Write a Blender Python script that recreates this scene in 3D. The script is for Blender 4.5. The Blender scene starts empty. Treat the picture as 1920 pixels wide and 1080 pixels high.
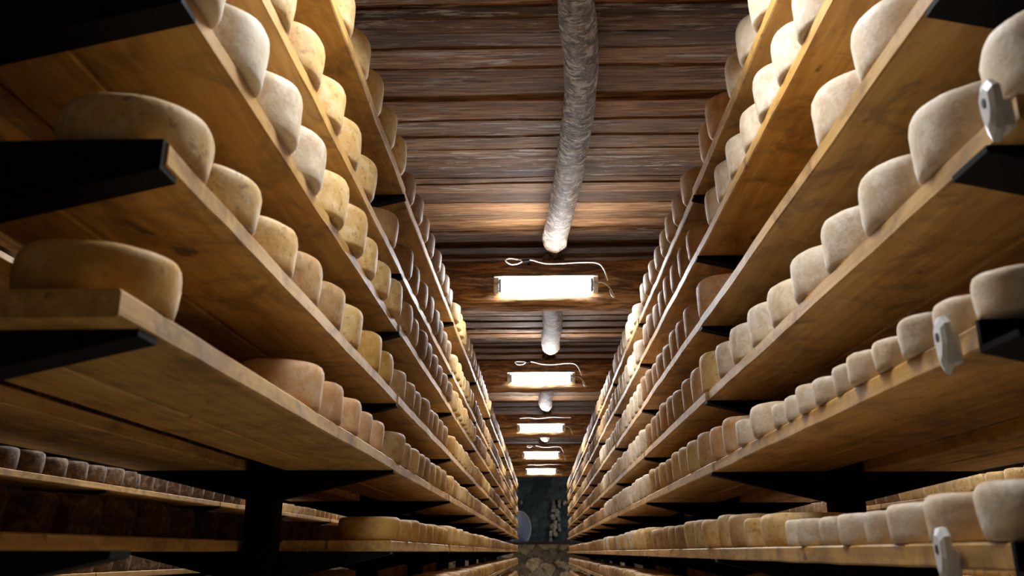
import bpy, math, random
import numpy as np
from mathutils import Vector, Matrix, noise

S = bpy.context.scene
C = S.collection
CZ = 1.40                                   # eye height above the floor

# ------------------------------------------------------------------ camera, world, exposure
cam_d = bpy.data.cameras.new('camera'); cam = bpy.data.objects.new('camera', cam_d); C.objects.link(cam)
cam_d.sensor_width = 36.0; cam_d.lens = 36.0 * 1626.0 / 1920.0
cam.location = (0, 0, CZ)
cam.rotation_euler = (math.radians(90 + 16.93), 0, math.radians(1.855))
cam_d.dof.use_dof = True; cam_d.dof.focus_distance = 4.6; cam_d.dof.aperture_fstop = 5.0
cam_d.clip_start = 0.02
S.camera = cam
W = bpy.data.worlds.new('world'); S.world = W; W.use_nodes = True
W.node_tree.nodes['Background'].inputs[0].default_value = (0.01, 0.01, 0.012, 1)
W.node_tree.nodes['Background'].inputs[1].default_value = 0.2
S.view_settings.view_transform = 'Standard'; S.view_settings.look = 'None'
S.view_settings.exposure = 0.28; S.view_settings.gamma = 1.0; S.view_settings.use_curve_mapping = False
S.cycles.max_bounces = 10; S.cycles.diffuse_bounces = 7; S.cycles.glossy_bounces = 3
S.cycles.sample_clamp_indirect = 6.0
LAMP = 112.0                                # tube brightness

rnd = random.Random(7)

# ------------------------------------------------------------------ node helpers
def mat(name):
    m = bpy.data.materials.new(name); m.use_nodes = True
    nt = m.node_tree; b = nt.nodes['Principled BSDF']
    return m, nt, b
def N(nt, t, **kw):
    n = nt.nodes.new(t)
    for k, v in kw.items():
        if k.startswith('i_'):
            key = k[2:]; key = int(key) if key.isdigit() else key
            n.inputs[key].default_value = v
        else: setattr(n, k, v)
    return n
def L(nt, a, b): nt.links.new(a, b)
def pos(nt, scale, rot=(0, 0, 0)):
    g = N(nt, 'ShaderNodeNewGeometry'); mp = N(nt, 'ShaderNodeMapping')
    mp.inputs['Scale'].default_value = scale; mp.inputs['Rotation'].default_value = rot
    L(nt, g.outputs['Position'], mp.inputs['Vector']); return mp.outputs[0]
def nz(nt, vec, scale=1.0, detail=4, rough=0.55, dist=0.0):
    n = N(nt, 'ShaderNodeTexNoise'); n.inputs['Scale'].default_value = scale
    n.inputs['Detail'].default_value = detail; n.inputs['Roughness'].default_value = rough
    n.inputs['Distortion'].default_value = dist
    L(nt, vec, n.inputs['Vector']); return n.outputs['Fac']
def ramp(nt, fac, stops):
    r = N(nt, 'ShaderNodeValToRGB'); e = r.color_ramp.elements
    while len(e) < len(stops): e.new(0.5)
    for q, (p, c) in zip(e, stops):
        q.position = p; q.color = (c, c, c, 1) if not hasattr(c, '__len__') else (*c, 1)
    L(nt, fac, r.inputs[0]); return r.outputs[0]
def mix(nt, fac, a, b, mode='MIX'):
    m = N(nt, 'ShaderNodeMix', data_type='RGBA', blend_type=mode)
    if isinstance(fac, (int, float)): m.inputs[0].default_value = fac
    else: L(nt, fac, m.inputs[0])
    for v, i in ((a, 6), (b, 7)):
        if hasattr(v, 'is_linked'): L(nt, v, m.inputs[i])
        else: m.inputs[i].default_value = (*v, 1)
    return m.outputs[2]
def bump(nt, b, h, strength=0.3, dist=0.01):
    n = N(nt, 'ShaderNodeBump'); n.inputs['Strength'].default_value = strength; n.inputs['Distance'].default_value = dist
    L(nt, h, n.inputs['Height']); L(nt, n.outputs[0], b.inputs['Normal'])
def rand01(nt):
    o = N(nt, 'ShaderNodeObjectInfo'); g = N(nt, 'ShaderNodeNewGeometry')
    a = N(nt, 'ShaderNodeMath', operation='ADD'); L(nt, o.outputs['Random'], a.inputs[0]); L(nt, g.outputs['Random Per Island'], a.inputs[1])
    f = N(nt, 'ShaderNodeMath', operation='FRACT'); L(nt, a.outputs[0], f.inputs[0]); return f.outputs[0]

def cheese_mat(name, base, deep, bloom, spots, bloom_amt=0.5, spot_amt=0.3):
    m, nt, b = mat(name)
    big = nz(nt, pos(nt, (1, 1, 1)), 9, 5, 0.6)
    col = mix(nt, ramp(nt, big, [(0.38, 0), (0.60, 1)]), deep, base)
    bl = nz(nt, pos(nt, (1, 1, 1)), 26, 6, 0.65, 0.4)
    col = mix(nt, ramp(nt, bl, [(0.46, 0), (0.62, bloom_amt)]), col, bloom)
    sp = nz(nt, pos(nt, (1, 1, 1)), 48, 4, 0.6)
    col = mix(nt, ramp(nt, sp, [(0.57, 0), (0.66, spot_amt)]), col, spots)
    v = ramp(nt, rand01(nt), [(0, (0.80, 0.78, 0.74)), (0.5, (1, 1, 1)), (1, (1.0, 0.92, 0.80))])
    col = mix(nt, 0.75, col, v, 'MULTIPLY')
    L(nt, col, b.inputs['Base Color']); b.inputs['Roughness'].default_value = 0.62
    b.inputs['Specular IOR Level'].default_value = 0.35
    f = nz(nt, pos(nt, (1, 1, 1)), 110, 4, 0.7); bump(nt, b, f, 0.28, 0.004)
    return m
M = {}
M['ivory'] = cheese_mat('ivory_rind', (0.74, 0.62, 0.47), (0.58, 0.44, 0.29), (0.84, 0.78, 0.69), (0.40, 0.28, 0.17), 0.6, 0.35)
M['cream'] = cheese_mat('cream_rind', (0.68, 0.46, 0.19), (0.54, 0.33, 0.11), (0.76, 0.62, 0.40), (0.28, 0.15, 0.05), 0.5, 0.65)
M['gold'] = cheese_mat('golden_rind', (0.62, 0.38, 0.10), (0.46, 0.24, 0.05), (0.70, 0.50, 0.22), (0.28, 0.14, 0.05), 0.35, 0.3)
M['tan'] = cheese_mat('tan_rind', (0.52, 0.32, 0.14), (0.36, 0.20, 0.08), (0.63, 0.48, 0.31), (0.20, 0.10, 0.04), 0.32, 0.5)
M['rose'] = cheese_mat('orange_rind', (0.60, 0.36, 0.18), (0.50, 0.26, 0.11), (0.68, 0.52, 0.38), (0.27, 0.12, 0.05), 0.45, 0.3)
M['brown'] = cheese_mat('brown_rind', (0.34, 0.20, 0.10), (0.23, 0.12, 0.05), (0.52, 0.40, 0.28), (0.12, 0.06, 0.03), 0.45, 0.5)
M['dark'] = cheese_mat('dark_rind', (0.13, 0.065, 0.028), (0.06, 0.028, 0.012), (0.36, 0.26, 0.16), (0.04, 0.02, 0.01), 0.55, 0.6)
TYPES = ['ivory', 'cream', 'gold', 'tan', 'rose', 'brown', 'dark']

def board_mat():
    m, nt, b = mat('shelf_wood')
    gr = nz(nt, pos(nt, (34, 2.2, 34)), 1.0, 6, 0.6, 0.6)
    col = ramp(nt, gr, [(0.25, (0.42, 0.22, 0.050)), (0.5, (0.60, 0.345, 0.092)), (0.78, (0.74, 0.50, 0.21))])
    st = nz(nt, pos(nt, (7, 4, 7)), 1.0, 6, 0.65, 0.8)
    col = mix(nt, ramp(nt, st, [(0.50, 0), (0.70, 0.8)]), col, (0.20, 0.10, 0.028))
    s2 = nz(nt, pos(nt, (3.2, 3.2, 5)), 1.0, 7, 0.7, 1.6)
    col = mix(nt, ramp(nt, s2, [(0.52, 0), (0.66, 0.7)]), col, (0.19, 0.115, 0.045))
    sp = nz(nt, pos(nt, (11, 5, 11)), 1.6, 3, 0.5)
    col = mix(nt, ramp(nt, sp, [(0.70, 0), (0.76, 0.8)]), col, (0.09, 0.045, 0.02))
    v = ramp(nt, rand01(nt), [(0, (0.72, 0.68, 0.62)), (0.4, (1, 1, 1)), (0.75, (1, 0.93, 0.80)), (1, (0.86, 0.86, 0.84))])
    col = mix(nt, 0.8, col, v, 'MULTIPLY')
    L(nt, col, b.inputs['Base Color']); b.inputs['Roughness'].default_value = 0.6
    bump(nt, b, gr, 0.25, 0.004); return m
M['board'] = board_mat()

def metal_mat(name, c, r, mt=0.0):
    m, nt, b = mat(name); g = nz(nt, pos(nt, (1, 1, 1)), 40, 4)
    col = mix(nt, g, tuple(x * 0.75 for x in c), tuple(min(1, x * 1.25) for x in c))
    L(nt, col, b.inputs['Base Color']); b.inputs['Roughness'].default_value = r; b.inputs['Metallic'].default_value = mt
    if max(c) < 0.01: b.inputs['Specular IOR Level'].default_value = 0.12
    return m
M['black'] = metal_mat('black_paint', (0.003, 0.003, 0.003), 0.75)
M['white_plastic'] = metal_mat('white_plastic', (0.72, 0.72, 0.72), 0.35)
M['hole'] = metal_mat('dark_green_hole', (0.01, 0.03, 0.035), 0.6)
M['chrome'] = metal_mat('bright_steel', (0.75, 0.77, 0.8), 0.25, 0.8)
M['fan_blue'] = metal_mat('blue_enamel', (0.30, 0.38, 0.56), 0.4)
M['fan_rim'] = metal_mat('pale_rim', (0.88, 0.92, 0.97), 0.3)

def plank_mat():
    m, nt, b = mat('ceiling_wood')
    gr = nz(nt, pos(nt, (1.6, 26, 26)), 1.0, 7, 0.65, 1.2)
    fine = nz(nt, pos(nt, (5, 95, 95)), 1.0, 4, 0.6)
    g = N(nt, 'ShaderNodeNewGeometry')
    col = ramp(nt, gr, [(0.28, (0.085, 0.036, 0.016)), (0.5, (0.24, 0.128, 0.062)), (0.75, (0.41, 0.25, 0.135))])
    col = mix(nt, ramp(nt, fine, [(0.38, 0.75), (0.56, 0)]), col, (0.04, 0.019, 0.010))
    v = ramp(nt, g.outputs['Random Per Island'], [(0, (0.35, 0.32, 0.31)), (0.35, (0.75, 0.72, 0.70)), (0.7, (1.2, 1.14, 1.04)), (1, (1.6, 1.4, 1.15))])
    col = mix(nt, 1.0, col, v, 'MULTIPLY')
    wz = nz(nt, pos(nt, (3.0, 30, 30), ), 1.0, 7, 0.72, 0.5); wm = nz(nt, pos(nt, (0.8, 1.4, 1)), 1.0, 2)
    wmask = mix(nt, 1.0, ramp(nt, wz, [(0.54, 0), (0.61, 0.9)]), ramp(nt, wm, [(0.44, 0), (0.54, 1)]), 'MULTIPLY')
    col = mix(nt, wmask, col, (0.50, 0.45, 0.40))
    L(nt, col, b.inputs['Base Color']); b.inputs['Roughness'].default_value = 0.8; b.inputs['Specular IOR Level'].default_value = 0.15
    bump(nt, b, gr, 0.5, 0.012); return m
M['plank'] = plank_mat()

def beam_mat():
    m, nt, b = mat('hewn_beam_wood')
    gr = nz(nt, pos(nt, (2.2, 16, 16)), 1.0, 8, 0.68, 1.5)
    col = ramp(nt, gr, [(0.3, (0.02, 0.010, 0.006)), (0.45, (0.13, 0.058, 0.022)), (0.56, (0.36, 0.18, 0.06)), (0.70, (0.58, 0.38, 0.17))])
    L(nt, col, b.inputs['Base Color']); b.inputs['Roughness'].default_value = 0.8
    bump(nt, b, gr, 0.9, 0.03); return m
M['beam'] = beam_mat()

def log_mat():
    m, nt, b = mat('weathered_log_wood')
    gr = nz(nt, pos(nt, (30, 5, 30)), 1.0, 7, 0.66, 1.6)
    ch = nz(nt, pos(nt, (16, 26, 16), (0.5, 0, 0.6)), 1.0, 5, 0.6, 1.0)
    col = ramp(nt, gr, [(0.3, (0.06, 0.032, 0.019)), (0.52, (0.19, 0.115, 0.072)), (0.75, (0.36, 0.26, 0.19))])
    col = mix(nt, ramp(nt, ch, [(0.42, 0.85), (0.49, 0)]), col, (0.05, 0.027, 0.016))
    col = mix(nt, ramp(nt, ch, [(0.53, 0), (0.60, 0.75)]), col, (0.50, 0.44, 0.37))
    L(nt, col, b.inputs['Base Color']); b.inputs['Roughness'].default_value = 0.75
    bump(nt, b, ch, 0.8, 0.02); return m
M['log'] = log_mat()

def stone_mat(name, a, bb, c):
    m, nt, b = mat(name); g = N(nt, 'ShaderNodeAttribute', attribute_name='tone')
    n1 = nz(nt, pos(nt, (1, 1, 1)), 9, 7, 0.65)
    col = ramp(nt, g.outputs['Fac'], [(0.0, a), (0.55, bb), (1.0, c)])
    col = mix(nt, ramp(nt, n1, [(0.35, 0.65), (0.62, 0)]), col, tuple(x * 0.35 for x in a))
    L(nt, col, b.inputs['Base Color']); b.inputs['Roughness'].default_value = 0.85
    bump(nt, b, n1, 0.6, 0.03); return m
M['stone'] = stone_mat('warm_rubble_stone', (0.10, 0.085, 0.06), (0.50, 0.42, 0.28), (0.85, 0.70, 0.46))
M['stone_dark'] = stone_mat('dark_slate_stone', (0.030, 0.048, 0.052), (0.065, 0.095, 0.098), (0.12, 0.15, 0.14))
M['stone_lit_paint'] = stone_mat('painted_lit_stone', (0.40, 0.36, 0.27), (0.66, 0.60, 0.47), (0.85, 0.79, 0.64))  # light falling on the far wall, put into the colour of these stones
M['stone_wall'] = stone_mat('black_basalt_stone', (0.03, 0.028, 0.026), (0.08, 0.075, 0.065), (0.16, 0.15, 0.13))
M['ledge'] = metal_mat('dark_slab', (0.035, 0.03, 0.028), 0.7)
def floor_mat():
    m, nt, b = mat('pale_concrete'); n1 = nz(nt, pos(nt, (1, 1, 1)), 2.5, 7, 0.6)
    L(nt, ramp(nt, n1, [(0.3, (0.48, 0.39, 0.27)), (0.7, (0.64, 0.54, 0.40))]), b.inputs['Base Color'])
    b.inputs['Roughness'].default_value = 0.6; bump(nt, b, n1, 0.2, 0.01); return m
M['floor'] = floor_mat()
def emit_mat(name, k):
    m, nt, b = mat(name); b.inputs['Base Color'].default_value = (0.9, 0.9, 0.9, 1)
    b.inputs['Emission Color'].default_value = (0.93, 0.97, 1.0, 1); b.inputs['Emission Strength'].default_value = LAMP * k
    return m
M['lit'] = emit_mat('lit_tube', 1.0)
M['lit_boost'] = emit_mat('boosted_lit_tube', 1.05)   # tube above the camera, boosted to brighten the near shelves

# ------------------------------------------------------------------ mesh helpers
class MB:
    def __init__(s): s.v = []; s.f = []; s.tone = None
    def add(s, v, f):
        o = len(s.v); s.v += [tuple(p) for p in v]; s.f += [tuple(i + o for i in q) for q in f]
    def box(s, x0, x1, y0, y1, z0, z1, c=0.0):
        if c <= 0:
            s.add([(x0,y0,z0),(x1,y0,z0),(x1,y1,z0),(x0,y1,z0),(x0,y0,z1),(x1,y0,z1),(x1,y1,z1),(x0,y1,z1)],
                  [(3,2,1,0),(4,5,6,7),(0,1,5,4),(1,2,6,5),(2,3,7,6),(3,0,4,7)])
            return
        rings = []
        for z, i in ((z0, c), (z0 + c, 0), (z1 - c, 0), (z1, c)):
            a0, a1, b0, b1 = x0 + i, x1 - i, y0 + i, y1 - i
            rings.append([(a0+c,b0,z),(a1-c,b0,z),(a1,b0+c,z),(a1,b1-c,z),(a1-c,b1,z),(a0+c,b1,z),(a0,b1-c,z),(a0,b0+c,z)])
        s.loft(rings)
    def loft(s, rings, caps=True):
        n = len(rings[0]); v = [p for r in rings for p in r]; f = []
        for i in range(len(rings) - 1):
            for j in range(n):
                k = (j + 1) % n; f.append((i*n+j, i*n+k, (i+1)*n+k, (i+1)*n+j))
        if caps: f.append(tuple(range(n - 1, -1, -1))); f.append(tuple((len(rings)-1)*n + j for j in range(n)))
        s.add(v, f)
    def tube(s, pts, r, n=8):
        pts = [Vector(p) for p in pts]; rings = []
        for i, p in enumerate(pts):
            t = (pts[min(i+1, len(pts)-1)] - pts[max(i-1, 0)]).normalized()
            a = t.orthogonal() if i == 0 else (last - t * last.dot(t))
            a.normalize(); last = a; b = t.cross(a)
            rings.append([tuple(p + (a * math.cos(q) + b * math.sin(q)) * r) for q in [2*math.pi*j/n for j in range(n)]])
        s.loft(rings)
    def mesh(s, name, m, smooth=False):
        me = bpy.data.meshes.new(name); me.from_pydata(s.v, [], s.f); me.update()
        me.materials.append(m)
        if smooth: me.polygons.foreach_set('use_smooth', [True] * len(me.polygons))
        if s.tone is not None:
            a = me.attributes.new('tone', 'FLOAT', 'POINT'); a.data.foreach_set('value', s.tone)
        return me
    def build(s, name, m, parent=None, smooth=False):
        return link(name, s.mesh(name, m, smooth), parent)
def link(name, me, parent=None):
    o = bpy.data.objects.new(name, me); C.objects.link(o)
    if parent is not None: o.parent = parent
    return o
def tag(o, label=None, cat=None, group=None, kind=None):
    if label: o['label'] = label
    if cat: o['category'] = cat
    if group: o['group'] = group
    if kind: o['kind'] = kind
    return o
def empty(name, loc):
    o = bpy.data.objects.new(name, None); o.empty_display_size = 0.1; C.objects.link(o); o.location = loc; return o
def fbm(x, y, z, o=3): return noise.fractal(Vector((x, y, z)), 1.0, 2.0, o)
def catmull(P, k):
    P = [Vector(p) for p in P]; out = []
    for i in range(len(P) - 1):
        a, b, c, d = P[max(i-1, 0)], P[i], P[i+1], P[min(i+2, len(P)-1)]
        for j in range(k):
            t = j / k
            out.append(0.5*((2*b) + (c-a)*t + (2*a-5*b+4*c-d)*t*t + (3*b-a-3*c+d)*t*t*t))
    out.append(P[-1]); return out
ORD = ['zeroth','first','second','third','fourth','fifth','sixth','seventh','eighth','ninth','tenth','eleventh','twelfth',
       'thirteenth','fourteenth','fifteenth','sixteenth','seventeenth','eighteenth','nineteenth','twentieth']

# ------------------------------------------------------------------ layout of the store
XW0, XW1, YB, YE = -4.3, 4.4, -2.6, 27.0     # room
ARMS = [1.28 + 2.14 * k for k in range(10)]  # brackets along each rack
LAMPY = [1.96, 5.92, 9.38, 13.36, 17.22, 20.83]
BT = 0.040                                   # board thickness
# heights of the board undersides, relative to the eye
ZL = [1.455, 1.10, 0.853, 0.562, 0.303, 0.002, -0.285, -0.575]
ZR = [1.435, 1.165, 0.867, 0.567, 0.292, -0.026, -0.285, -0.575]
ZN = [1.52, 1.25, 0.98, 0.69, 0.395, 0.112, -0.17, -0.46]

# ------------------------------------------------------------------ room shell
def heightfield_stone(name, m, axis, at, u0, u1, z0, z1, step, size, depth, face, seed, holes=None, blotch=None):
    """rubble wall: one mesh whose surface swells into irregular stones with recessed joints"""
    rg = np.random.RandomState(seed)
    nu = max(2, int((u1 - u0) / step)); nv = max(2, int((z1 - z0) / step))
    us = np.linspace(u0, u1, nu + 1); vs = np.linspace(z0, z1, nv + 1)
    pu = []; rows = int((z1 - z0) / (size * 0.62)) + 3; cols = int((u1 - u0) / size) + 4
    for r in range(rows):
        for c in range(cols):
            pu.append((u0 - size + (c + (r % 2) * 0.5 + rg.uniform(-0.38, 0.38)) * size,
                       z0 - size * 0.6 + (r + rg.uniform(-0.4, 0.4)) * size * 0.62))
    pu = np.array(pu); tones = rg.rand(len(pu)) ** 1.3; prot = rg.uniform(0.3, 1.0, len(pu))
    V = np.zeros((nv + 1, nu + 1, 3)); T = np.zeros((nv + 1, nu + 1))
    for j, v in enumerate(vs):
        wu = us + 0.12 * size * np.sin(us * 9.1 / size * 0.3 + v * 13); wv = v + 0.10 * size * np.sin(us * 17.3 * 0.3 / size + v * 5)
        d = np.sqrt((wu[:, None] - pu[None, :, 0]) ** 2 + ((wv[:, None] - pu[None, :, 1]) * 1.55) ** 2)
        part = np.argpartition(d, 1, axis=1)[:, :2]
        d1 = np.take_along_axis(d, part[:, :1], 1)[:, 0]; d2 = np.take_along_axis(d, part[:, 1:2], 1)[:, 0]
        i1 = np.where(d1 <= d2, part[:, 0], part[:, 1]); e = np.abs(d2 - d1)
        h = np.clip(e / (size * 0.22), 0, 1); h = np.sqrt(1 - (1 - h) ** 2) * prot[i1] * depth
        T[j] = np.where(e < size * 0.05, 0.0, 0.12 + 0.88 * tones[i1])
        off = at + face * h
        if axis == 'y': V[j, :, 0] = us; V[j, :, 1] = off
        else: V[j, :, 1] = us; V[j, :, 0] = off
        V[j, :, 2] = v
    f = []
    for j in range(nv):
        for i in range(nu):
            a = j * (nu + 1) + i; f.append((a, a + 1, a + nu + 2, a + nu + 1))
    mb = MB(); mb.v = [tuple(p) for p in V.reshape(-1, 3)]; mb.f = f; mb.tone = list(T.reshape(-1))
    o = mb.build(name, m, None, True); return o

H = CZ + 2.235                                # ceiling underside
fl = MB(); fl.box(XW0, XW1, YB, YE, -0.05, 0.0); tag(fl.build('floor', M['floor']), kind='structure')
tag(heightfield_stone('wall_left', M['stone_wall'], 'x', XW0, YB, YE, 0, H + 0.2, 0.09, 0.42, 0.05, 1, 3), kind='structure')
tag(heightfield_stone('wall_right', M['stone_wall'], 'x', XW1, YB, YE, 0, H + 0.2, 0.09, 0.42, 0.05, -1, 4), kind='structure')
bk = MB(); bk.box(XW0, XW1, YB - 0.1, YB, 0, H + 0.2); bk.tone = [0.3] * len(bk.v); tag(bk.build('wall_front', M['stone_wall']), kind='structure')
tag(heightfield_stone('wall_back', M['stone_dark'], 'y', YE, XW0, XW1, 0, H + 0.2, 0.06, 0.5, 0.06, -1, 5), kind='structure')

def ceiling():
    mb = MB(); r = random.Random(11); y = YB; prev = 0.0; k = 0
    NS = 44
    while y < YE:
        w = r.uniform(0.075, 0.20); t = 0.028
        z = (k % 2) * 0.011 + r.choice((0.0, 0.0, 0.012)) + r.uniform(0, 0.004); tilt = r.uniform(-0.008, 0.006)
        y0, y1 = y - 0.004, y + w + 0.004
        rings = []
        for i in range(NS + 1):
            x = XW0 + (XW1 - XW0) * i / NS
            a = y0 + 0.016 * fbm(x * 0.9, k * 7.3, 0.5) + 0.007 * fbm(x * 3.1, k * 3.1, 2)
            b = y1 + 0.016 * fbm(x * 0.9, k * 7.3 + 3, 4.5) + 0.007 * fbm(x * 3.1, k * 3.1, 9)
            zz = H + z + 0.004 * fbm(x * 0.7, k * 5.1, 8)
            rings.append([(x, a, zz + t), (x, a, zz + 0.006), (x, a + 0.008, zz), (x, b - 0.008, zz + tilt), (x, b, zz + 0.006 + tilt), (x, b, zz + t + tilt)])
        mb.loft([r_[::-1] for r_ in rings]); y += w; k += 1
    mb.box(XW0, XW1, YB, YE, H + 0.075, H + 0.11)
    return tag(mb.build('ceiling', M['plank']), kind='structure')
ceiling()

# ------------------------------------------------------------------ beams, logs, tube lights
BORD = ['nearest', 'second', 'third', 'fourth', 'fifth']
def beam(i, yf):
    mb = MB(); NS = 110; NP = 28; rings = []
    y0, y1, z0, z1 = yf, yf + 0.38, CZ + 1.715, CZ + 2.055
    for s in range(NS + 1):
        x = XW0 + (XW1 - XW0) * s / NS; ring = []
        for j in range(NP):
            a = 2 * math.pi * j / NP; ca, sa = math.cos(a), math.sin(a); p = 0.60
            cx = math.copysign(abs(ca) ** p, ca); cz = math.copysign(abs(sa) ** p, sa)
            d = 0.013 * fbm(x * 1.3 + i * 9, cx * 2.2, cz * 2.2) + 0.009 * fbm(x * 5 + i * 9, cx * 5, cz * 5)
            if cz < -0.5: d += 0.016 * fbm(x * 3.2 + i * 5, cx * 1.4 + 4, 1) + 0.010 * fbm(x * 11 + i * 5, cx * 6, 3)
            yy = (y0 + y1) / 2 + (y1 - y0) / 2 * cx * (1 + d * 4); zz = (z0 + z1) / 2 + (z1 - z0) / 2 * cz * (1 + d * 4)
            ring.append((x, yy, min(zz, z1 + 0.004)))
        rings.append(ring)
    mb.loft(rings)
    o = mb.build('ceiling_beam', M['beam'], None, True)
    if i < 0: lab = 'dark hewn cross beam overhead, just out of frame above the camera side'
    else: lab = ['broad dark hewn cross beam carrying the largest and nearest tube light', 'dark hewn cross beam carrying the second tube light from the camera',
                 'dark hewn cross beam carrying the middle one of the five tube lights', 'dark hewn cross beam carrying the second farthest tube light',
                 'dark hewn cross beam carrying the farthest tube light, above the slate wall'][i]
    return tag(o, lab, 'ceiling beam', 'cross beams under the plank ceiling')
def arc(cx, cy, r, a0, a1, n): return [(cx + r * math.cos(a0 + (a1 - a0) * k / n), cy + r * math.sin(a0 + (a1 - a0) * k / n)) for k in range(n + 1)]
def tube_light(y, x, i, z=CZ + 1.826, label=None, group='tube lights on the cross beams'):
    root = empty('tube_light', (x, y, z)); tag(root, label, 'ceiling light', group)
    h = 0.315
    def prof(r, grow=0):      # half-round body facing down and towards the aisle's near end
        return [(p[0] , p[1]) for p in arc(0, 0, r, math.radians(140), math.radians(338), 18)]
    def ext(x0, x1, r, m, name, sm=True):
        mb = MB(); mb.loft([[(xx, p[0], p[1]) for p in prof(r)] for xx in (x0, x1)]); return mb.build(name, m, root, False)
    ext(-h, h, 0.060, M['lit_boost' if i == 0 and abs(x) < 1 else 'lit'], 'diffuser')
    mb = MB(); mb.box(-0.36, 0.36, -0.004, 0.048, -0.024, 0.048, 0.006); mb.box(-0.37, 0.37, -0.042, 0.048, 0.045, 0.056, 0.003); mb.build('housing', M['white_plastic'], root)
    for s in (-1, 1):
        a, b = sorted((s * 0.316, s * 0.334)); ext(a, b, 0.052, M['black'], 'end_seal')
        a, b = sorted((s * 0.335, s * 0.368)); ext(a, b, 0.063, M['chrome'], 'end_cap')
    return root
def cable(root, pts, r=0.0055):
    pts = [(p[0], p[1] - 0.075, p[2] + 0.032) if p[2] > 0.05 else p for p in pts]; mb = MB(); mb.tube(catmull(pts, 6), r, 6); return mb.build('cable', M['white_plastic'], root, True)
LLAB = ['largest glowing tube light, nearest one, with a looped white wire above it', 'second glowing tube light from the camera, loop of wire above',
        'middle one of the five glowing tube lights, wavy wire above', 'second farthest glowing tube light, low curved wire above', 'farthest and smallest glowing tube light in front of the slate wall']
for i, y in enumerate(LAMPY):
    beam(i - 1, y + 0.035)
    t = tube_light(y, 0.05 if i == 1 else 0.015, i, label=(LLAB[i - 1] if i else 'glowing tube light overhead on the beam above the camera'))
    if i == 0: continue
    q = rnd.uniform(-0.02, 0.02)
    if i in (1, 2, 4):   # loop on the left, run to the right, hook at the end
        cable(t, [(-0.17, 0.02, 0.135), (-0.25, 0.0, 0.15 + q), (-0.285, -0.01, 0.125), (-0.25, -0.005, 0.098), (-0.20, 0.01, 0.105), (-0.155, 0.02, 0.132),
                  (-0.10, 0.03, 0.138), (0.0, 0.03, 0.112), (0.12, 0.03, 0.118 + q), (0.28, 0.03, 0.118), (0.37, 0.02, 0.105), (0.41, 0.0, 0.055), (0.44, -0.02, 0.02)])
        kn = MB(); kn.tube([(-0.165, -0.055, 0.157), (-0.15, -0.055, 0.162), (-0.12, -0.047, 0.169), (-0.12, 0.06, 0.172)], 0.011, 8); kn.build('cable_knot', M['black'], t, True)
    else:
        cable(t, [(-0.33, 0.03, 0.10), (-0.2, 0.03, 0.115), (-0.05, 0.03, 0.10), (0.15, 0.03, 0.12), (0.3, 0.03, 0.115), (0.46, 0.03, 0.112)])
    cable(t, [(0.36, 0.0, 0.01), (0.41, -0.01, 0.005), (0.455, -0.02, -0.04), (0.48, -0.03, -0.10), (0.475, -0.03, -0.107), (0.462, -0.03, -0.09), (0.45, -0.02, -0.05)], 0.004)
for sx, nm in ((-2.25, 'left'), (2.34, 'right')):
    for i, y in enumerate(LAMPY + [24.3]):  # the last entry is added, unseen, to light the parapet and back wall
        t = tube_light(y, sx, i, label='glowing tube light over the next aisle to the %s, %s from the camera' % (nm, ORD[i + 1]), group='tube lights over the next aisles')

        if i == 6:      # added unseen lamp for the far wall; no beam, hung on two rods
            for q in (-0.3, 0.3):
                hr = MB(); hr.tube([(q, 0.02, 0.045), (q, 0.02, H + 0.05 - (CZ + 1.826))], 0.008, 8); hr.build('added_lamp_rod', M['black'], t)
def log(i, pts, r0, r1, lab):
    P = catmull(pts, 8); mb = MB(); NP = 22; rings = []; n = len(P)
    for s, p in enumerate(P):
        t = s / (n - 1); r = r0 + (r1 - r0) * t
        e = 1.0
        if s > n - 5: e = [1, 0.97, 0.9, 0.78, 0.55][s - (n - 5)]
        if s == 0: e = 0.9
        ring = []
        for j in range(NP):
            a = 2 * math.pi * j / NP
            d = 1 + 0.09 * fbm(p.y * 2.5 + i * 4, math.cos(a) * 1.3, math.sin(a) * 1.3) + 0.05 * fbm(p.y * 9, math.cos(a) * 4 + i, math.sin(a) * 4)
            ring.append((p.x + r * e * d * math.cos(a), p.y, p.z + r * e * d * math.sin(a) + (1 - e) * r * 0.5))
        rings.append(ring)
    mb.loft([r_[::-1] for r_ in rings]); o = mb.build('roof_log', M['log'], None, True)
    tag(o, lab, 'log', 'logs under the plank ceiling')
zc = CZ + 2.06 + 0.085
log(0, [(0.14, 2.05, zc), (0.155, 2.92, zc), (0.174, 3.16, zc), (0.199, 3.44, zc), (0.210, 3.77, zc), (0.205, 4.15, zc), (0.192, 4.6, zc), (0.164, 5.08, zc), (0.148, 5.4, zc), (0.121, 5.75, zc), (0.117, 5.97, zc)], 0.075, 0.09,
    'long crooked grey log under the ceiling planks in front of the nearest beam')
NL = [('short grey log between the two nearest cross beams', 0.113, 0.128), ('pale knotty log end between the second and third cross beams', 0.10, 0.088),
      ('small pale log end between the third and fourth cross beams', 0.09, 0.085), ('tiny pale log end between the two farthest cross beams', 0.06, 0.045)]
for i, (lab, xa, xb) in enumerate(NL):
    y0, y1 = LAMPY[i + 1] + 0.39, LAMPY[i + 2] + 0.02
    pts = [(xa + (xb - xa) * k / 6 + 0.012 * math.sin(k * 2.1 + i), y0 + (y1 - y0) * k / 6, zc) for k in range(7)]
    log(i + 1, pts, 0.085, 0.10, lab)

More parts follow.
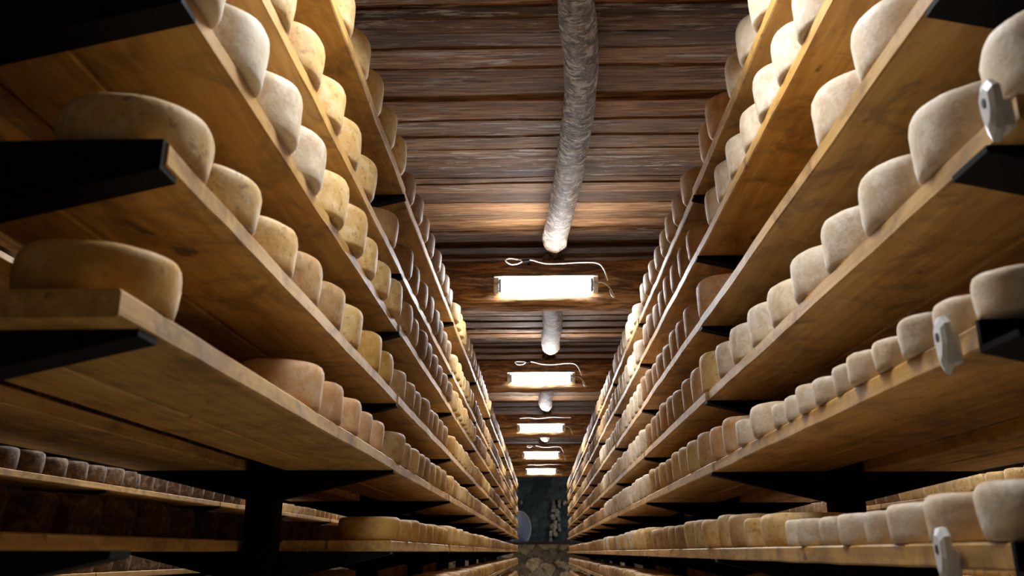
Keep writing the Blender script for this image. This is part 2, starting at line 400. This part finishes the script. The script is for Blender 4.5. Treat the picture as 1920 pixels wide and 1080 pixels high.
# ------------------------------------------------------------------ far end: parapet, slab, fan, stones painted as lit
PY, PZ = 24.0, CZ + 0.20
o = heightfield_stone('stone_parapet', M['stone'], 'y', PY, XW0, XW1, 0, PZ, 0.03, 0.42, 0.07, -1, 21)
tag(o, 'low rubble stone wall closing the aisle at its far end', 'wall', kind='structure'); o.name = 'wall_low'
sl = MB(); sl.box(XW0 + 0.06, XW1 - 0.06, PY - 0.10, PY + 0.9, PZ + 0.003, PZ + 0.058, 0.01)
tag(sl.build('ledge', M['ledge']), 'long dark slab lying along the top of the low stone wall', 'ledge')
def fan():
    root = empty('drum_fan', (-0.68, PY + 0.45, PZ + 0.055)); root.rotation_euler = (0, 0, math.radians(48))
    tag(root, 'blue drum shaped fan with a pale rim, standing on the far slab on the left', 'fan')
    R, D, zc = 0.44, 0.26, 0.36
    def ring(r, y, n=48): return [(r * math.cos(2*math.pi*k/n), y, zc + r * math.sin(2*math.pi*k/n)) for k in range(n)]
    mb = MB(); mb.loft([ring(R - 0.02, D/2), ring(R, D/2 - 0.02), ring(R, -D/2 + 0.02), ring(R - 0.03, -D/2), ring(0.12, -D/2 + 0.03), ring(0.02, -D/2)]); 
    for q in range(len(mb.v)): mb.v[q] = (mb.v[q][0], mb.v[q][1], max(mb.v[q][2], 0.0))
    mb.build('drum', M['fan_blue'], root, True)
    rm = MB(); P = [(R * math.cos(a), -D/2 + 0.005, zc + R * math.sin(a)) for a in [math.radians(-50 + 280 * k / 60) for k in range(61)]]
    rm.tube(P, 0.022, 8); rm.build('rim', M['fan_rim'], root, True)
fan()
def painted_lit_stone(k, x, z, s):
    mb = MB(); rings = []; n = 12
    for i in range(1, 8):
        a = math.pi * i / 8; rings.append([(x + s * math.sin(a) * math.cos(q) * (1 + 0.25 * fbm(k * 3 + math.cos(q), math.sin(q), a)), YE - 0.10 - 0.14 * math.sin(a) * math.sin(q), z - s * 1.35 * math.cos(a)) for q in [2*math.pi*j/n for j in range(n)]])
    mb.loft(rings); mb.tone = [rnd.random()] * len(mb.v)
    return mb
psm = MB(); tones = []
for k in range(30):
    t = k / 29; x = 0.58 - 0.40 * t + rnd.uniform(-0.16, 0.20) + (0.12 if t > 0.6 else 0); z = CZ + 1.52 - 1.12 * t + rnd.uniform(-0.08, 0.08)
    q = painted_lit_stone(k, x, z, rnd.uniform(0.035, 0.075)); psm.add(q.v, q.f); tones += q.tone
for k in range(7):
    q = painted_lit_stone(k + 40, -0.72 + rnd.uniform(-0.1, 0.14), CZ + 0.98 + k * 0.075, rnd.uniform(0.03, 0.06)); psm.add(q.v, q.f); tones += q.tone
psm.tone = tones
tag(psm.build('trim_1', M['stone_lit_paint'], None, True), 'stones coloured pale for the lit patches on the dark slate wall, far end', 'stones', kind='structure')

# ------------------------------------------------------------------ racks
def rack(x, side, i, y, levels, lips, where, group, inner=False):
    """one steel upright: post, and for every level an arm towards each aisle"""
    root = empty('rack_upright', (x, y, 0)); tag(root, '%s black steel upright with tapered brackets %s' % (ORD[i + 1], where), 'rack upright', group)
    mb = MB(); mb.box(-0.06, 0.06, -0.045, 0.045, 0.0, CZ + levels[0] + 0.03, 0.004); mb.build('post', M['black'], root)
    ft = MB(); ft.box(-0.42, 0.42, -0.05, 0.05, 0.0, 0.06, 0.006); ft.build('foot', M['black'], root)
    w = (0.030 if side < 0 else 0.055) if (i == 0 and inner) else 0.026
    for lv, z in enumerate(levels):
        for s in (-1, 1):
            zt = CZ + z; x0, x1 = s * 0.06, s * 0.502
            a = MB()
            a.loft([[(x0, -w, zt - 0.112), (x0, w, zt - 0.112), (x0, w, zt), (x0, -w, zt)],
                    [(x1, -w, zt - 0.010), (x1, w, zt - 0.010), (x1, w, zt), (x1, -w, zt)]])
            if lv in lips and s == -side:            # end bracket: a lip closes the row of boards
                xa, xb = sorted((x0, x1)); ye = -w if side < 0 else w; a.box(xa, xb, min(ye, ye - side * 0.010), max(ye, ye - side * 0.010), zt, zt + BT - 0.001)
            a.build('arm', M['black'], root)
    return root
for i, y in enumerate(ARMS):
    rack(-1.07, -1, i, y if i else 1.207, ZL, () if i else (2, 3), 'from the camera, rack left of the aisle', 'uprights of the left rack', True)
    rack(1.155, 1, i, y if i else 1.225, ZR, () if i else (4, 5), 'from the camera, rack right of the aisle', 'uprights of the right rack', True)
for i, y in enumerate(ARMS[:6]):
    rack(-3.40, -1, i, y + 0.3, ZN, (), 'from the camera, outer rack by the left wall', 'uprights of the outer left rack')
    rack(3.50, 1, i, y + 0.3, [z - 0.03 for z in ZN], (), 'from the camera, outer rack by the right wall', 'uprights of the outer right rack')

def clip(y, z, x, label):
    """white plastic clip over the front edge of a board on the right rack"""
    root = empty('shelf_clip', (x, y, CZ + z)); tag(root, label, 'clip', 'white clips on the right rack'); c = MB(); rr = []
    for dx, k in ((0.0, 0.96), (0.004, 1.0), (0.011, 0.94), (0.016, 0.62)):
        rr.append([(-dx, k * yy, 0.010 + k * zz) for yy, zz in ((0.002, -0.058), (0.012, -0.044), (0.019, -0.012), (0.019, 0.020), (0.010, 0.036), (-0.008, 0.036), (-0.020, 0.022), (-0.021, -0.014), (-0.012, -0.044))])
    c.loft(rr); c.box(-0.001, 0.652 - x, -0.018, 0.017, -0.034, 0.012, 0.004); c.build('clip_body', M['white_plastic'], root, False)
    hh = MB(); hh.loft([[(-(0.0145 + d), 0.0045 * math.cos(q) * k, 0.012 + 0.007 * math.sin(q) * k) for q in [2*math.pi*j/14 for j in range(14)]] for d, k in ((0.0, 1.2), (0.003, 1.0))])
    hh.build('clip_hole', M['hole'], root)
clip(1.10, 0.585, 0.637, 'white plastic clip with a dark hole on the fourth shelf right of the aisle')
clip(1.345, 0.31, 0.640, 'white plastic clip with a dark hole on the fifth shelf right of the aisle')
clip(1.45, -0.008, 0.640, 'white plastic clip with a dark hole on the sixth shelf right of the aisle')

# ------------------------------------------------------------------ boards and cheeses: prototypes
def board_mesh(seed, length, width):
    mb = MB(); n = max(3, int(length / 0.09)); rings = []; c = 0.004; w = width / 2
    for i in range(n + 1):
        y = -length / 2 + length * i / n; k = seed * 17.3
        fx = 0.0035 * fbm(y * 2.1, k, 0) + 0.0018 * fbm(y * 9, k, 5); bx = 0.004 * fbm(y * 2.1, k, 9)
        zt = 0.0; zb = 0.0015 * fbm(y * 6, k, 3)
        rings.append([(-w + bx + c, y, zb), (-w + bx, y, zb + c), (-w + bx, y, BT - c), (-w + bx + c, y, BT), (w + fx - c, y, BT), (w + fx, y, BT - c), (w + fx, y, zb + c), (w + fx - c, y, zb)])
    mb.loft([r[::-1] for r in rings]); return mb.mesh('shelf_board', M['board'])
BOARD = {}
def get_board(kind, length):
    k = (kind, round(length, 2), rnd.randrange(4))
    if k not in BOARD: BOARD[k] = board_mesh(len(BOARD) + 1, length, 0.245 if kind == 'f' else 0.166)
    return BOARD[k]
def cheese_mesh(seed, m, D=0.25, h=0.12, n=40):
    R = D / 2; mb = MB(); rings = []
    prof = [(R - 0.026, 0.0), (R - 0.012, 0.002), (R - 0.007, 0.010), (R - 0.004, 0.030), (R - 0.001, 0.062), (R, 0.088), (R - 0.002, 0.102), (R - 0.007, 0.112), (R - 0.016, 0.1175), (R - 0.035, 0.12), (R * 0.3, 0.1205)]
    for r, z in prof:
        ring = []
        for j in range(n):
            a = 2 * math.pi * j / n; ca, sa = math.cos(a), math.sin(a)
            d = 0.0030 * fbm(ca * 1.1 + seed * 5, sa * 1.1, z * 12) + 0.0011 * fbm(ca * 4 + seed * 5, sa * 4, z * 40)
            zz = z if z < 0.02 else z + 0.0025 * fbm(ca * 1.2 * r / R + seed * 3, sa * 1.2, 7)
            ring.append(((r + d - 0.002) * ca, (r + d - 0.002) * sa, zz))
        rings.append(ring)
    mb.loft(rings); return mb.mesh('cheese_wheel', m, True)
NV = 4
CHEESE = {t: [cheese_mesh(i + 10 * k, M[t], 0.25, 0.12, 40 if t in ('ivory', 'cream', 'gold') else 32) for i in range(NV)] for k, t in enumerate(TYPES)}
LOWC = {t: cheese_mesh(99 + k, M[t], 0.25, 0.12, 18) for k, t in enumerate(TYPES)}

# KEEP: which of the many repeats are objects of their own (the ones that show largest); the others join one object
KEEP = set("""
bL2_1 bL3_1 bL4_1 bL4_2 bL4_3 bL4_4 bL5_2 bR3_1 bR4_1 bR4_2 bR4_3 bR4_4 bR4_5 bl1_1 bl2_1 bl4_1 bl4_2 bl4_3 bl5_1 bl5_2 bo4_2 bo4_3 bo4_4 bo4_5 bo4_6
br4_1 br4_2 br4_3 cL0_1_4 cL0_1_5 cL0_1_6 cL0_1_7 cL0_1_8 cL0_2_1 cL0_2_2 cL0_2_3 cL0_2_4 cL0_2_5 cL0_2_6 cL0_2_7 cL0_2_8 cL0_3_1 cL0_3_2 cL0_3_3
cL0_3_5 cL0_3_7 cL1_1_2 cL1_1_3 cL1_1_4 cL1_1_5 cL1_1_6 cL1_1_7 cL1_2_1 cL1_2_2 cL1_2_3 cL1_2_4 cL1_2_5 cL1_2_6 cL1_2_7 cL1_2_8 cL1_3_1 cL1_3_2
cL1_3_5 cL2_0_1 cL2_1_1 cL2_1_2 cL2_1_3 cL2_1_4 cL2_1_5 cL2_1_6 cL2_1_7 cL2_1_8 cL2_2_1 cL2_2_2 cL2_2_3 cL2_2_4 cL2_2_5 cL2_2_6 cL2_2_7 cL2_2_8
cL2_3_1 cL2_3_2 cL2_3_4 cL3_1_1 cL3_1_2 cL3_1_3 cL3_1_4 cL3_1_5 cL3_1_6 cL3_1_7 cL3_1_8 cL3_2_1 cL3_2_2 cL3_2_3 cL3_2_4 cL3_2_5 cL3_2_6 cL3_2_7
cL3_2_8 cL3_3_1 cL3_3_3 cL3_3_5 cL4_0_1 cL4_1_1 cL4_1_2 cL4_1_3 cL4_1_4 cL4_1_5 cL4_2_1 cL4_2_2 cL4_2_3 cL4_2_4 cL4_2_5 cL4_2_6 cL4_2_7 cL4_2_8
cL4_3_1 cL4_3_2 cL5_2_1 cL5_2_2 cL5_2_3 cL5_2_4 cL5_2_5 cL5_2_6 cL5_2_7 cL5_2_8 cL5_3_1 cL5_3_2 cL5_3_4 cL6_3_2 cR0_1_5 cR0_1_6 cR0_1_7 cR0_1_8
cR0_1_9 cR0_2_1 cR0_2_2 cR0_2_3 cR0_2_4 cR0_2_5 cR0_2_6 cR0_2_7 cR0_2_8 cR0_3_1 cR0_3_2 cR0_3_3 cR0_3_4 cR0_3_6 cR0_3_7 cR0_4_1 cR1_1_3 cR1_1_4
cR1_1_5 cR1_1_6 cR1_1_7 cR1_1_8 cR1_1_9 cR1_2_1 cR1_2_2 cR1_2_3 cR1_2_4 cR1_2_5 cR1_2_6 cR1_2_7 cR1_2_8 cR1_3_1 cR1_3_2 cR1_3_3 cR1_3_4 cR1_3_6
cR2_1_1 cR2_1_2 cR2_1_3 cR2_2_1 cR2_2_2 cR2_2_3 cR2_2_4 cR2_2_5 cR2_2_6 cR2_2_7 cR2_2_8 cR2_3_1 cR2_3_2 cR2_3_3 cR2_3_4 cR2_3_5 cR2_3_7 cR3_0_1
cR3_1_1 cR3_1_2 cR3_1_3 cR3_1_4 cR3_1_5 cR3_1_6 cR3_1_7 cR3_1_8 cR3_2_1 cR3_2_2 cR3_2_3 cR3_2_4 cR3_2_5 cR3_2_6 cR3_2_7 cR3_2_8 cR3_2_9 cR3_3_1
cR3_3_2 cR3_3_3 cR3_3_4 cR3_3_6 cR3_3_8 cR4_0_1 cR4_1_1 cR4_1_10 cR4_1_11 cR4_1_12 cR4_1_13 cR4_1_2 cR4_1_3 cR4_1_4 cR4_1_5 cR4_1_6 cR4_1_7 cR4_1_8
cR4_1_9 cR4_2_1 cR4_2_2 cR4_2_3 cR4_2_4 cR4_2_5 cR4_2_6 cR4_2_7 cR4_2_8 cR4_3_1 cR4_3_2 cR4_3_3 cR4_3_4 cR4_3_5 cR4_3_8 cR5_1_1 cR5_1_10 cR5_1_11
cR5_1_12 cR5_1_2 cR5_1_3 cR5_1_4 cR5_1_5 cR5_1_6 cR5_1_7 cR5_1_8 cR5_1_9 cR5_2_1 cR5_2_2 cR5_2_3 cR5_2_4 cR5_2_5 cR5_2_6 cR5_2_7 cR5_2_8 cR5_3_1
cR5_3_2 cR5_3_3 cR5_3_4 cR5_3_5 cR6_3_5 cl4_1_4 cl4_1_5 cl4_1_6 cl4_1_7 cl4_1_8 cl4_1_9 cl4_2_1 cl4_2_2 cl5_1_4 cl5_1_5 cl5_1_6 cl5_1_7 cl5_1_8
cl5_1_9 cl5_2_1 cl5_2_2 cl5_2_3 cl5_2_5 cl5_2_6 cl5_2_7 cl5_2_8 cl5_3_1 cl5_3_2 cl6_3_3 co4_2_5 co4_2_6 co4_2_7 co4_2_8 co4_2_9 co4_3_1 co4_3_2
co4_3_3 co4_3_4 co4_3_5 co4_3_6 co4_3_7 co4_3_8 co4_4_1 co4_4_2 co6_2_9 co6_3_1 co6_3_2 co6_3_3 co6_3_4 co6_3_5 cp4_2_9 cp4_3_1 cp4_3_2 cp4_3_3
cp4_3_4 cp4_3_5 cp4_3_6 cp4_3_7 cp4_3_8 cp4_4_1 cp4_4_8 cp4_5_1 cp6_3_1 cp6_3_2 cp6_3_3 cp6_3_4 cr4_1_6 cr4_1_7 fL0_1 fL0_10 fL0_2 fL0_3 fL0_4 fL0_5
fL0_6 fL0_7 fL0_8 fL0_9 fL1_1 fL1_10 fL1_2 fL1_3 fL1_4 fL1_5 fL1_6 fL1_7 fL1_8 fL1_9 fL2_1 fL2_10 fL2_2 fL2_3 fL2_4 fL2_5 fL2_6 fL2_7 fL2_8 fL2_9
fL3_1 fL3_10 fL3_2 fL3_3 fL3_4 fL3_5 fL3_6 fL3_7 fL3_8 fL3_9 fL4_1 fL4_2 fL4_3 fL4_4 fL4_5 fL4_6 fL4_7 fL4_8 fL4_9 fL5_2 fL5_3 fL5_4 fL5_5 fL5_6 fL5_7
fL5_8 fL5_9 fL6_5 fL6_6 fL6_7 fL6_8 fL6_9 fR0_1 fR0_10 fR0_2 fR0_3 fR0_4 fR0_5 fR0_6 fR0_7 fR0_8 fR0_9 fR1_1 fR1_10 fR1_2 fR1_3 fR1_4 fR1_5 fR1_6
fR1_7 fR1_8 fR1_9 fR2_1 fR2_10 fR2_2 fR2_3 fR2_4 fR2_5 fR2_6 fR2_7 fR2_8 fR2_9 fR3_1 fR3_10 fR3_2 fR3_3 fR3_4 fR3_5 fR3_6 fR3_7 fR3_8 fR3_9 fR4_1
fR4_10 fR4_2 fR4_3 fR4_4 fR4_5 fR4_6 fR4_7 fR4_8 fR4_9 fR5_1 fR5_10 fR5_2 fR5_3 fR5_4 fR5_5 fR5_6 fR5_7 fR5_8 fR5_9 fR6_10 fR6_5 fR6_6 fR6_7 fR6_8
fR6_9 fl1_1 fl2_1 fl4_1 fl4_2 fo0_2 fo4_2 fo4_3 fo4_4 fo4_5 fo4_6 fo6_2 fo6_3 fp4_3 fp4_4 fp6_3 fr4_1 fr4_2
""".split())
stuff_c = []; stuff_b = []
def keep(key):
    return KEEP is None or key in KEEP

LOOK = {'ivory': 'chalky ivory', 'cream': 'mottled cream', 'gold': 'golden yellow', 'tan': 'tan', 'rose': 'orange tinged', 'brown': 'brown', 'dark': 'dark crusted brown'}
SHELF = ['top', 'second', 'third', 'fourth', 'fifth', 'sixth', 'seventh', 'eighth']
def bracket_of(y, off=0.0):
    n = 0
    for i, a in enumerate(ARMS):
        if y > a + off: n = i + 1
    return n
def put_board(key, kind, xc, y0, y1, z, label, group):
    me = get_board(kind, y1 - y0)
    Mx = (xc, (y0 + y1) / 2, CZ + z)
    if not keep(key): stuff_b.append((me, Matrix.Translation(Mx))); return None
    o = link('shelf_board', me); o.location = Mx; o['key'] = key
    return tag(o, label, 'shelf board', group)
def put_cheese(key, t, x, y, z, D, h, label, group):
    sc = (D / 0.25, D / 0.25, h / 0.12); a = rnd.uniform(0, 6.28); v = rnd.randrange(NV)
    if not keep(key): stuff_c.append((t, Matrix.LocRotScale(Vector((x, y, z)), Matrix.Rotation(a, 3, 'Z').to_quaternion(), Vector(sc)))); return
    o = link('cheese_wheel', CHEESE[t][v]); o.location = (x, y, z); o.rotation_euler = (0, 0, a); o.scale = sc; o['key'] = key
    tag(o, label, 'cheese', group)

def fill_row(tagk, xf, s, z, segs, where, shelf, over, off=0.0, ylimit=None):
    """cheeses on one shelf. xf: x of the board's aisle edge; s: +1 when the rack lies towards +x of that edge"""
    cnt = {}
    for (ya, yb, D, h, ty) in segs:
        y = ya + D / 2
        while y + D / 2 <= yb + 0.02:
            d = D * rnd.uniform(0.965, 0.995); hh = h * rnd.uniform(0.93, 1.07)
            n = bracket_of(y, off); cnt[n] = cnt.get(n, 0) + 1; c = cnt[n]
            t = ty if isinstance(ty, str) else rnd.choice(ty)
            sz = 'small ' if D < 0.18 else ''
            rel = ('%s past the %s bracket' % (ORD[min(c, 20)], ORD[n])) if n else ('%s before the first bracket' % ORD[c])
            lab = '%s%s cheese wheel, %s, %s shelf, %s' % (sz, LOOK[t], rel, shelf, where)
            put_cheese('c%s_%d_%d' % (tagk, n, c), t, xf + s * (d / 2 - over + rnd.uniform(-0.006, 0.008)), y, CZ + z + BT, d, hh, lab, 'cheese wheels, %s shelf, %s' % (shelf, where))
            y += D * rnd.uniform(1.0, 1.02)

A = ARMS; END = 21.7
# batches of wheels seen on each shelf: from y, to y, diameter, height, look
SEG_L = [
 [(A[0]+.1, A[1]-.02, .245, .13, 'cream'), (A[1]+.03, A[2]-.02, .245, .12, ('tan', 'brown')), (A[2]+.03, A[2]+1.4, .22, .12, 'cream'), (A[2]+1.45, A[4], .24, .12, ('tan', 'brown')), (A[4]+.05, A[6], .24, .12, ('brown', 'tan')), (A[6]+.05, A[8], .24, .12, 'cream'), (A[8]+.05, END, .24, .12, 'tan')],
 [(A[0]+.02, A[1]-.4, .25, .13, 'cream'), (A[1]-.38, A[1]-.02, .24, .13, 'tan'), (A[1]+.03, A[2]-.02, .245, .13, ('tan', 'brown')), (A[2]+.03, A[3]-.4, .23, .125, 'cream'), (A[3]-.38, A[5], .24, .12, ('tan', 'brown')), (A[5]+.05, A[6], .24, .12, 'cream'), (A[6]+.05, END, .24, .12, ('tan', 'brown'))],
 [(A[0]-.15, A[0]+.87, .255, .135, 'ivory'), (A[0]+.88, A[1]-.02, .245, .13, 'cream'), (A[1]+.03, A[2]-.02, .245, .125, ('tan', 'brown')), (A[2]+.03, A[3], .235, .125, 'cream'), (A[3]+.05, A[4], .24, .12, ('tan', 'brown')), (A[4]+.05, A[5], .24, .12, 'gold'), (A[5]+.05, END, .24, .12, ('tan', 'cream'))],
 [(A[0]-.10, A[0]+.42, .255, .100, 'cream'), (A[0]+.46, A[1]-.6, .245, .12, ('cream', 'tan')), (A[1]-.58, A[1]-.02, .235, .125, 'gold'), (A[1]+.03, A[2]-.02, .24, .125, 'tan'), (A[2]+.03, A[4], .24, .125, ('cream', 'gold')), (A[4]+.05, A[6], .24, .12, ('tan', 'brown')), (A[6]+.05, END, .24, .12, 'cream')],
 [(A[0]-.15, A[0]+.13, .248, .090, 'gold'), (A[0]+.80, A[1]-.02, .235, .115, 'rose'), (A[1]+.03, A[2]-.02, .235, .12, ('cream', 'tan')), (A[2]+.03, A[4], .24, .12, ('tan', 'cream')), (A[4]+.05, A[6], .24, .12, ('rose', 'tan')), (A[6]+.05, END, .24, .12, ('tan', 'gold'))],
 [(A[1]+.02, A[2]-.02, .26, .095, 'gold'), (A[2]+.03, A[4], .24, .11, ('gold', 'cream')), (A[4]+.05, A[6], .24, .11, ('rose', 'tan')), (A[6]+.05, END, .24, .11, ('gold', 'tan'))],
 [(A[1]+.5, A[3], .25, .11, ('rose', 'tan')), (A[3]+.05, END, .24, .11, ('rose', 'gold'))],
 [(A[3]+.02, END, .24, .11, ('tan', 'rose'))],
]
SEG_R = [
 [(.5, A[1]-.62, .20, .13, 'ivory'), (A[1]-.60, A[1]-.02, .20, .13, 'rose'), (A[1]+.03, A[2]-.02, .235, .13, 'tan'), (A[2]+.03, A[3], .24, .14, 'ivory'), (A[3]+.05, A[5], .24, .13, ('tan', 'brown')), (A[5]+.05, A[7], .24, .13, 'cream'), (A[7]+.05, END, .24, .13, 'tan')],
 [(.5, A[1]-.02, .207, .135, 'ivory'), (A[1]+.03, A[2]-.02, .235, .14, ('tan', 'rose')), (A[2]+.03, A[3]+.3, .24, .15, 'ivory'), (A[3]+.35, A[5], .24, .13, ('tan', 'brown')), (A[5]+.05, A[6], .24, .12, 'brown'), (A[6]+.05, END, .24, .13, ('cream', 'tan'))],
 [(1.10, A[0]+.72, .295, .135, 'ivory'), (A[1]-.14, A[1]+.22, .27, .16, 'rose'), (A[1]+.24, A[2]-.02, .235, .145, ('tan', 'rose')), (A[2]+.03, A[4], .24, .15, 'ivory'), (A[4]+.05, A[6], .24, .13, ('tan', 'brown')), (A[6]+.05, END, .24, .13, 'cream')],
 [(.985, A[1]-.10, .251, .118, 'ivory'), (A[1]-.08, A[1]+.16, .23, .15, 'cream'), (A[1]+.18, A[2]-.02, .235, .15, ('tan', 'rose')), (A[2]+.03, A[4]-.4, .24, .15, 'ivory'), (A[4]-.36, A[6], .24, .13, ('tan', 'brown')), (A[6]+.05, END, .24, .13, ('tan', 'cream'))],
 [(1.20, 2.52, .13, .065, 'ivory'), (2.54, 2.80, .25, .095, 'ivory'), (2.82, 2.98, .14, .085, 'ivory'), (3.0, A[1]+.1, .23, .12, 'rose'), (A[1]+.12, A[2]-.02, .235, .135, ('tan', 'cream')), (A[2]+.03, A[4]-.3, .24, .15, 'ivory'), (A[4]-.26, A[6], .24, .13, ('tan', 'rose')), (A[6]+.05, END, .24, .12, 'tan')],
 [(1.225, 1.44, .205, .088, 'ivory'), (1.44, 1.585, .145, .075, 'ivory'), (1.59, 1.77, .172, .073, 'ivory'), (1.775, 2.04, .126, .068, 'ivory'), (2.045, 2.22, .165, .068, 'ivory'), (2.225, 2.48, .123, .064, 'ivory'), (2.53, 2.81, .27, .10, 'cream'), (2.82, 3.0, .15, .085, 'cream'), (3.0, A[2]-.02, .245, .115, ('cream', 'tan')), (A[2]+.03, A[4], .24, .13, ('ivory', 'cream')), (A[4]+.05, END, .24, .12, ('tan', 'gold'))],
 [(A[1]+.5, A[3], .25, .11, ('rose', 'cream')), (A[3]+.05, END, .24, .11, ('tan', 'rose'))],
 [(A[3]+.02, END, .24, .11, ('tan', 'rose'))],
]
def shelf_run(tagk, xf, s, z, lv, bays, where, back=True, off=0.0):
    for b in bays:
        y0 = (A[b - 1] if b else A[0] - 2.14) + off; y1 = y0 + 2.14
        if b == 1 and xf in (XL, XR): y0 = {2: 1.21, 3: 1.09, 4: 1.282, 5: 1.282}.get(lv, 1.21) if xf == XR else 1.107 if lv == 4 else 1.189
        j = rnd.uniform(-0.006, 0.007)
        nb = '%s to %s bracket' % (ORD[b], ORD[b + 1]) if b else 'ahead of the first bracket'
        put_board('f%s_%d' % (tagk, b), 'f', xf + s * (0.1225 + j + 0.002), y0 + 0.003, y1 - 0.003, z, 'front plank, %s shelf, %s, %s' % (SHELF[lv], nb, where), 'front planks, ' + where)
        if back:
            put_board('b%s_%d' % (tagk, b), 'b', xf + s * (0.259 + 0.083 + j), y0 + 0.003, y1 - 0.003, z, 'rear plank, %s shelf, %s, %s' % (SHELF[lv], nb, where), 'rear planks, ' + where)
XL, XR = -0.57, 0.655
OVL = [0.03, 0.024, 0.03, 0.018, 0.012, 0.015, 0.015, 0.015]      # how far the wheels stand out over the board edge
OVR = [0.026, 0.020, 0.016, 0.012, 0.010, 0.008, 0.010, 0.010]
for lv in range(8):
    lb = range(2, 11) if lv >= 5 else range(1, 11)
    shelf_run('L%d' % lv, XL, -1, ZL[lv], lv, lb, 'left of the aisle')
    rb = range(0, 11) if lv < 2 else range(1, 11)
    if lv >= 6: rb = range(2, 11)
    shelf_run('R%d' % lv, XR, 1, ZR[lv], lv, rb, 'right of the aisle')
    fill_row('L%d' % lv, XL, -1, ZL[lv], SEG_L[lv], 'left of the aisle', SHELF[lv], OVL[lv])
    fill_row('R%d' % lv, XR, 1, ZR[lv], SEG_R[lv], 'right of the aisle', SHELF[lv], OVR[lv])
    # the far sides of the same two racks, seen through the gaps
    shelf_run('l%d' % lv, -1.57, 1, ZL[lv], lv, range(1, 7), 'left rack back')
    shelf_run('r%d' % lv, 1.655, -1, ZR[lv], lv, range(1, 7), 'right rack back')
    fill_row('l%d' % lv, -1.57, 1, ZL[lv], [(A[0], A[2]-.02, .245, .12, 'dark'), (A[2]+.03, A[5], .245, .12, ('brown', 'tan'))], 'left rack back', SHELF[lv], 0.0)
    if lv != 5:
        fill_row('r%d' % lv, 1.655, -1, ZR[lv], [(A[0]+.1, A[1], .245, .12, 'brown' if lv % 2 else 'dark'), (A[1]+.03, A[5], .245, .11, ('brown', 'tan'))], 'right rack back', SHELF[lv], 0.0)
    # the outer racks beyond the next aisles
    zl, zr = ZN[lv], ZN[lv] - 0.03
    shelf_run('o%d' % lv, -2.90, -1, zl, lv, range(1, 7), 'outer left rack', True, 0.3)
    shelf_run('p%d' % lv, 3.00, 1, zr, lv, range(1, 7), 'outer right rack', True, 0.3)
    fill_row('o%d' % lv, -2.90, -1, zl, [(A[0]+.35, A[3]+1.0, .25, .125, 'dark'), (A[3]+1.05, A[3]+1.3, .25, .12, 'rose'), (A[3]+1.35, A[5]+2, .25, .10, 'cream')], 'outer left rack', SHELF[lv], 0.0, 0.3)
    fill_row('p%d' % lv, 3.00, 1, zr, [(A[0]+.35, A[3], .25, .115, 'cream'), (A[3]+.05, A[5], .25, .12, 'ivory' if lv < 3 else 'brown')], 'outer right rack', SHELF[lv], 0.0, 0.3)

def merge(name, items, label, cat):
    vs, fl_, ls, mi = [], [], [], []; mats = []; base = 0
    cache = {}
    for me, Mx in items:
        if me.name not in cache:
            co = np.empty(len(me.vertices) * 3); me.vertices.foreach_get('co', co)
            lv_ = np.empty(len(me.loops), dtype=np.int64); me.loops.foreach_get('vertex_index', lv_)
            lt = np.empty(len(me.polygons), dtype=np.int64); me.polygons.foreach_get('loop_total', lt)
            cache[me.name] = (co.reshape(-1, 3), lv_, lt, me.materials[0])
        co, lv_, lt, mm = cache[me.name]
        if mm not in mats: mats.append(mm)
        m4 = np.array(Mx); vs.append(co @ m4[:3, :3].T + m4[:3, 3]); fl_.append(lv_ + base); ls.append(lt); mi.append(np.full(len(lt), mats.index(mm)))
        base += len(co)
    V = np.concatenate(vs); LV = np.concatenate(fl_); LT = np.concatenate(ls); MI = np.concatenate(mi)
    me = bpy.data.meshes.new(name); me.vertices.add(len(V)); me.vertices.foreach_set('co', V.ravel())
    me.loops.add(len(LV)); me.loops.foreach_set('vertex_index', LV.astype(np.int32))
    me.polygons.add(len(LT)); me.polygons.foreach_set('loop_start', np.concatenate([[0], np.cumsum(LT)[:-1]]).astype(np.int32))
    for mm in mats: me.materials.append(mm)
    me.polygons.foreach_set('material_index', MI.astype(np.int32))
    if cat == 'cheese': me.polygons.foreach_set('use_smooth', [True] * len(LT))
    me.update(calc_edges=True); me.validate()
    return tag(link(name, me), label, cat, kind='stuff')
if stuff_c:
    merge('distant_cheese_wheels', [(LOWC[t], Mx) for t, Mx in stuff_c], 'distant rows of small looking cheese wheels receding along all the racks to the far end', 'cheese')
if stuff_b:
    merge('distant_shelf_boards', stuff_b, 'distant shelf boards receding along all the racks towards the far end', 'shelf board')
for o in S.objects:
    if KEEP is not None and "key" in o: del o['key']
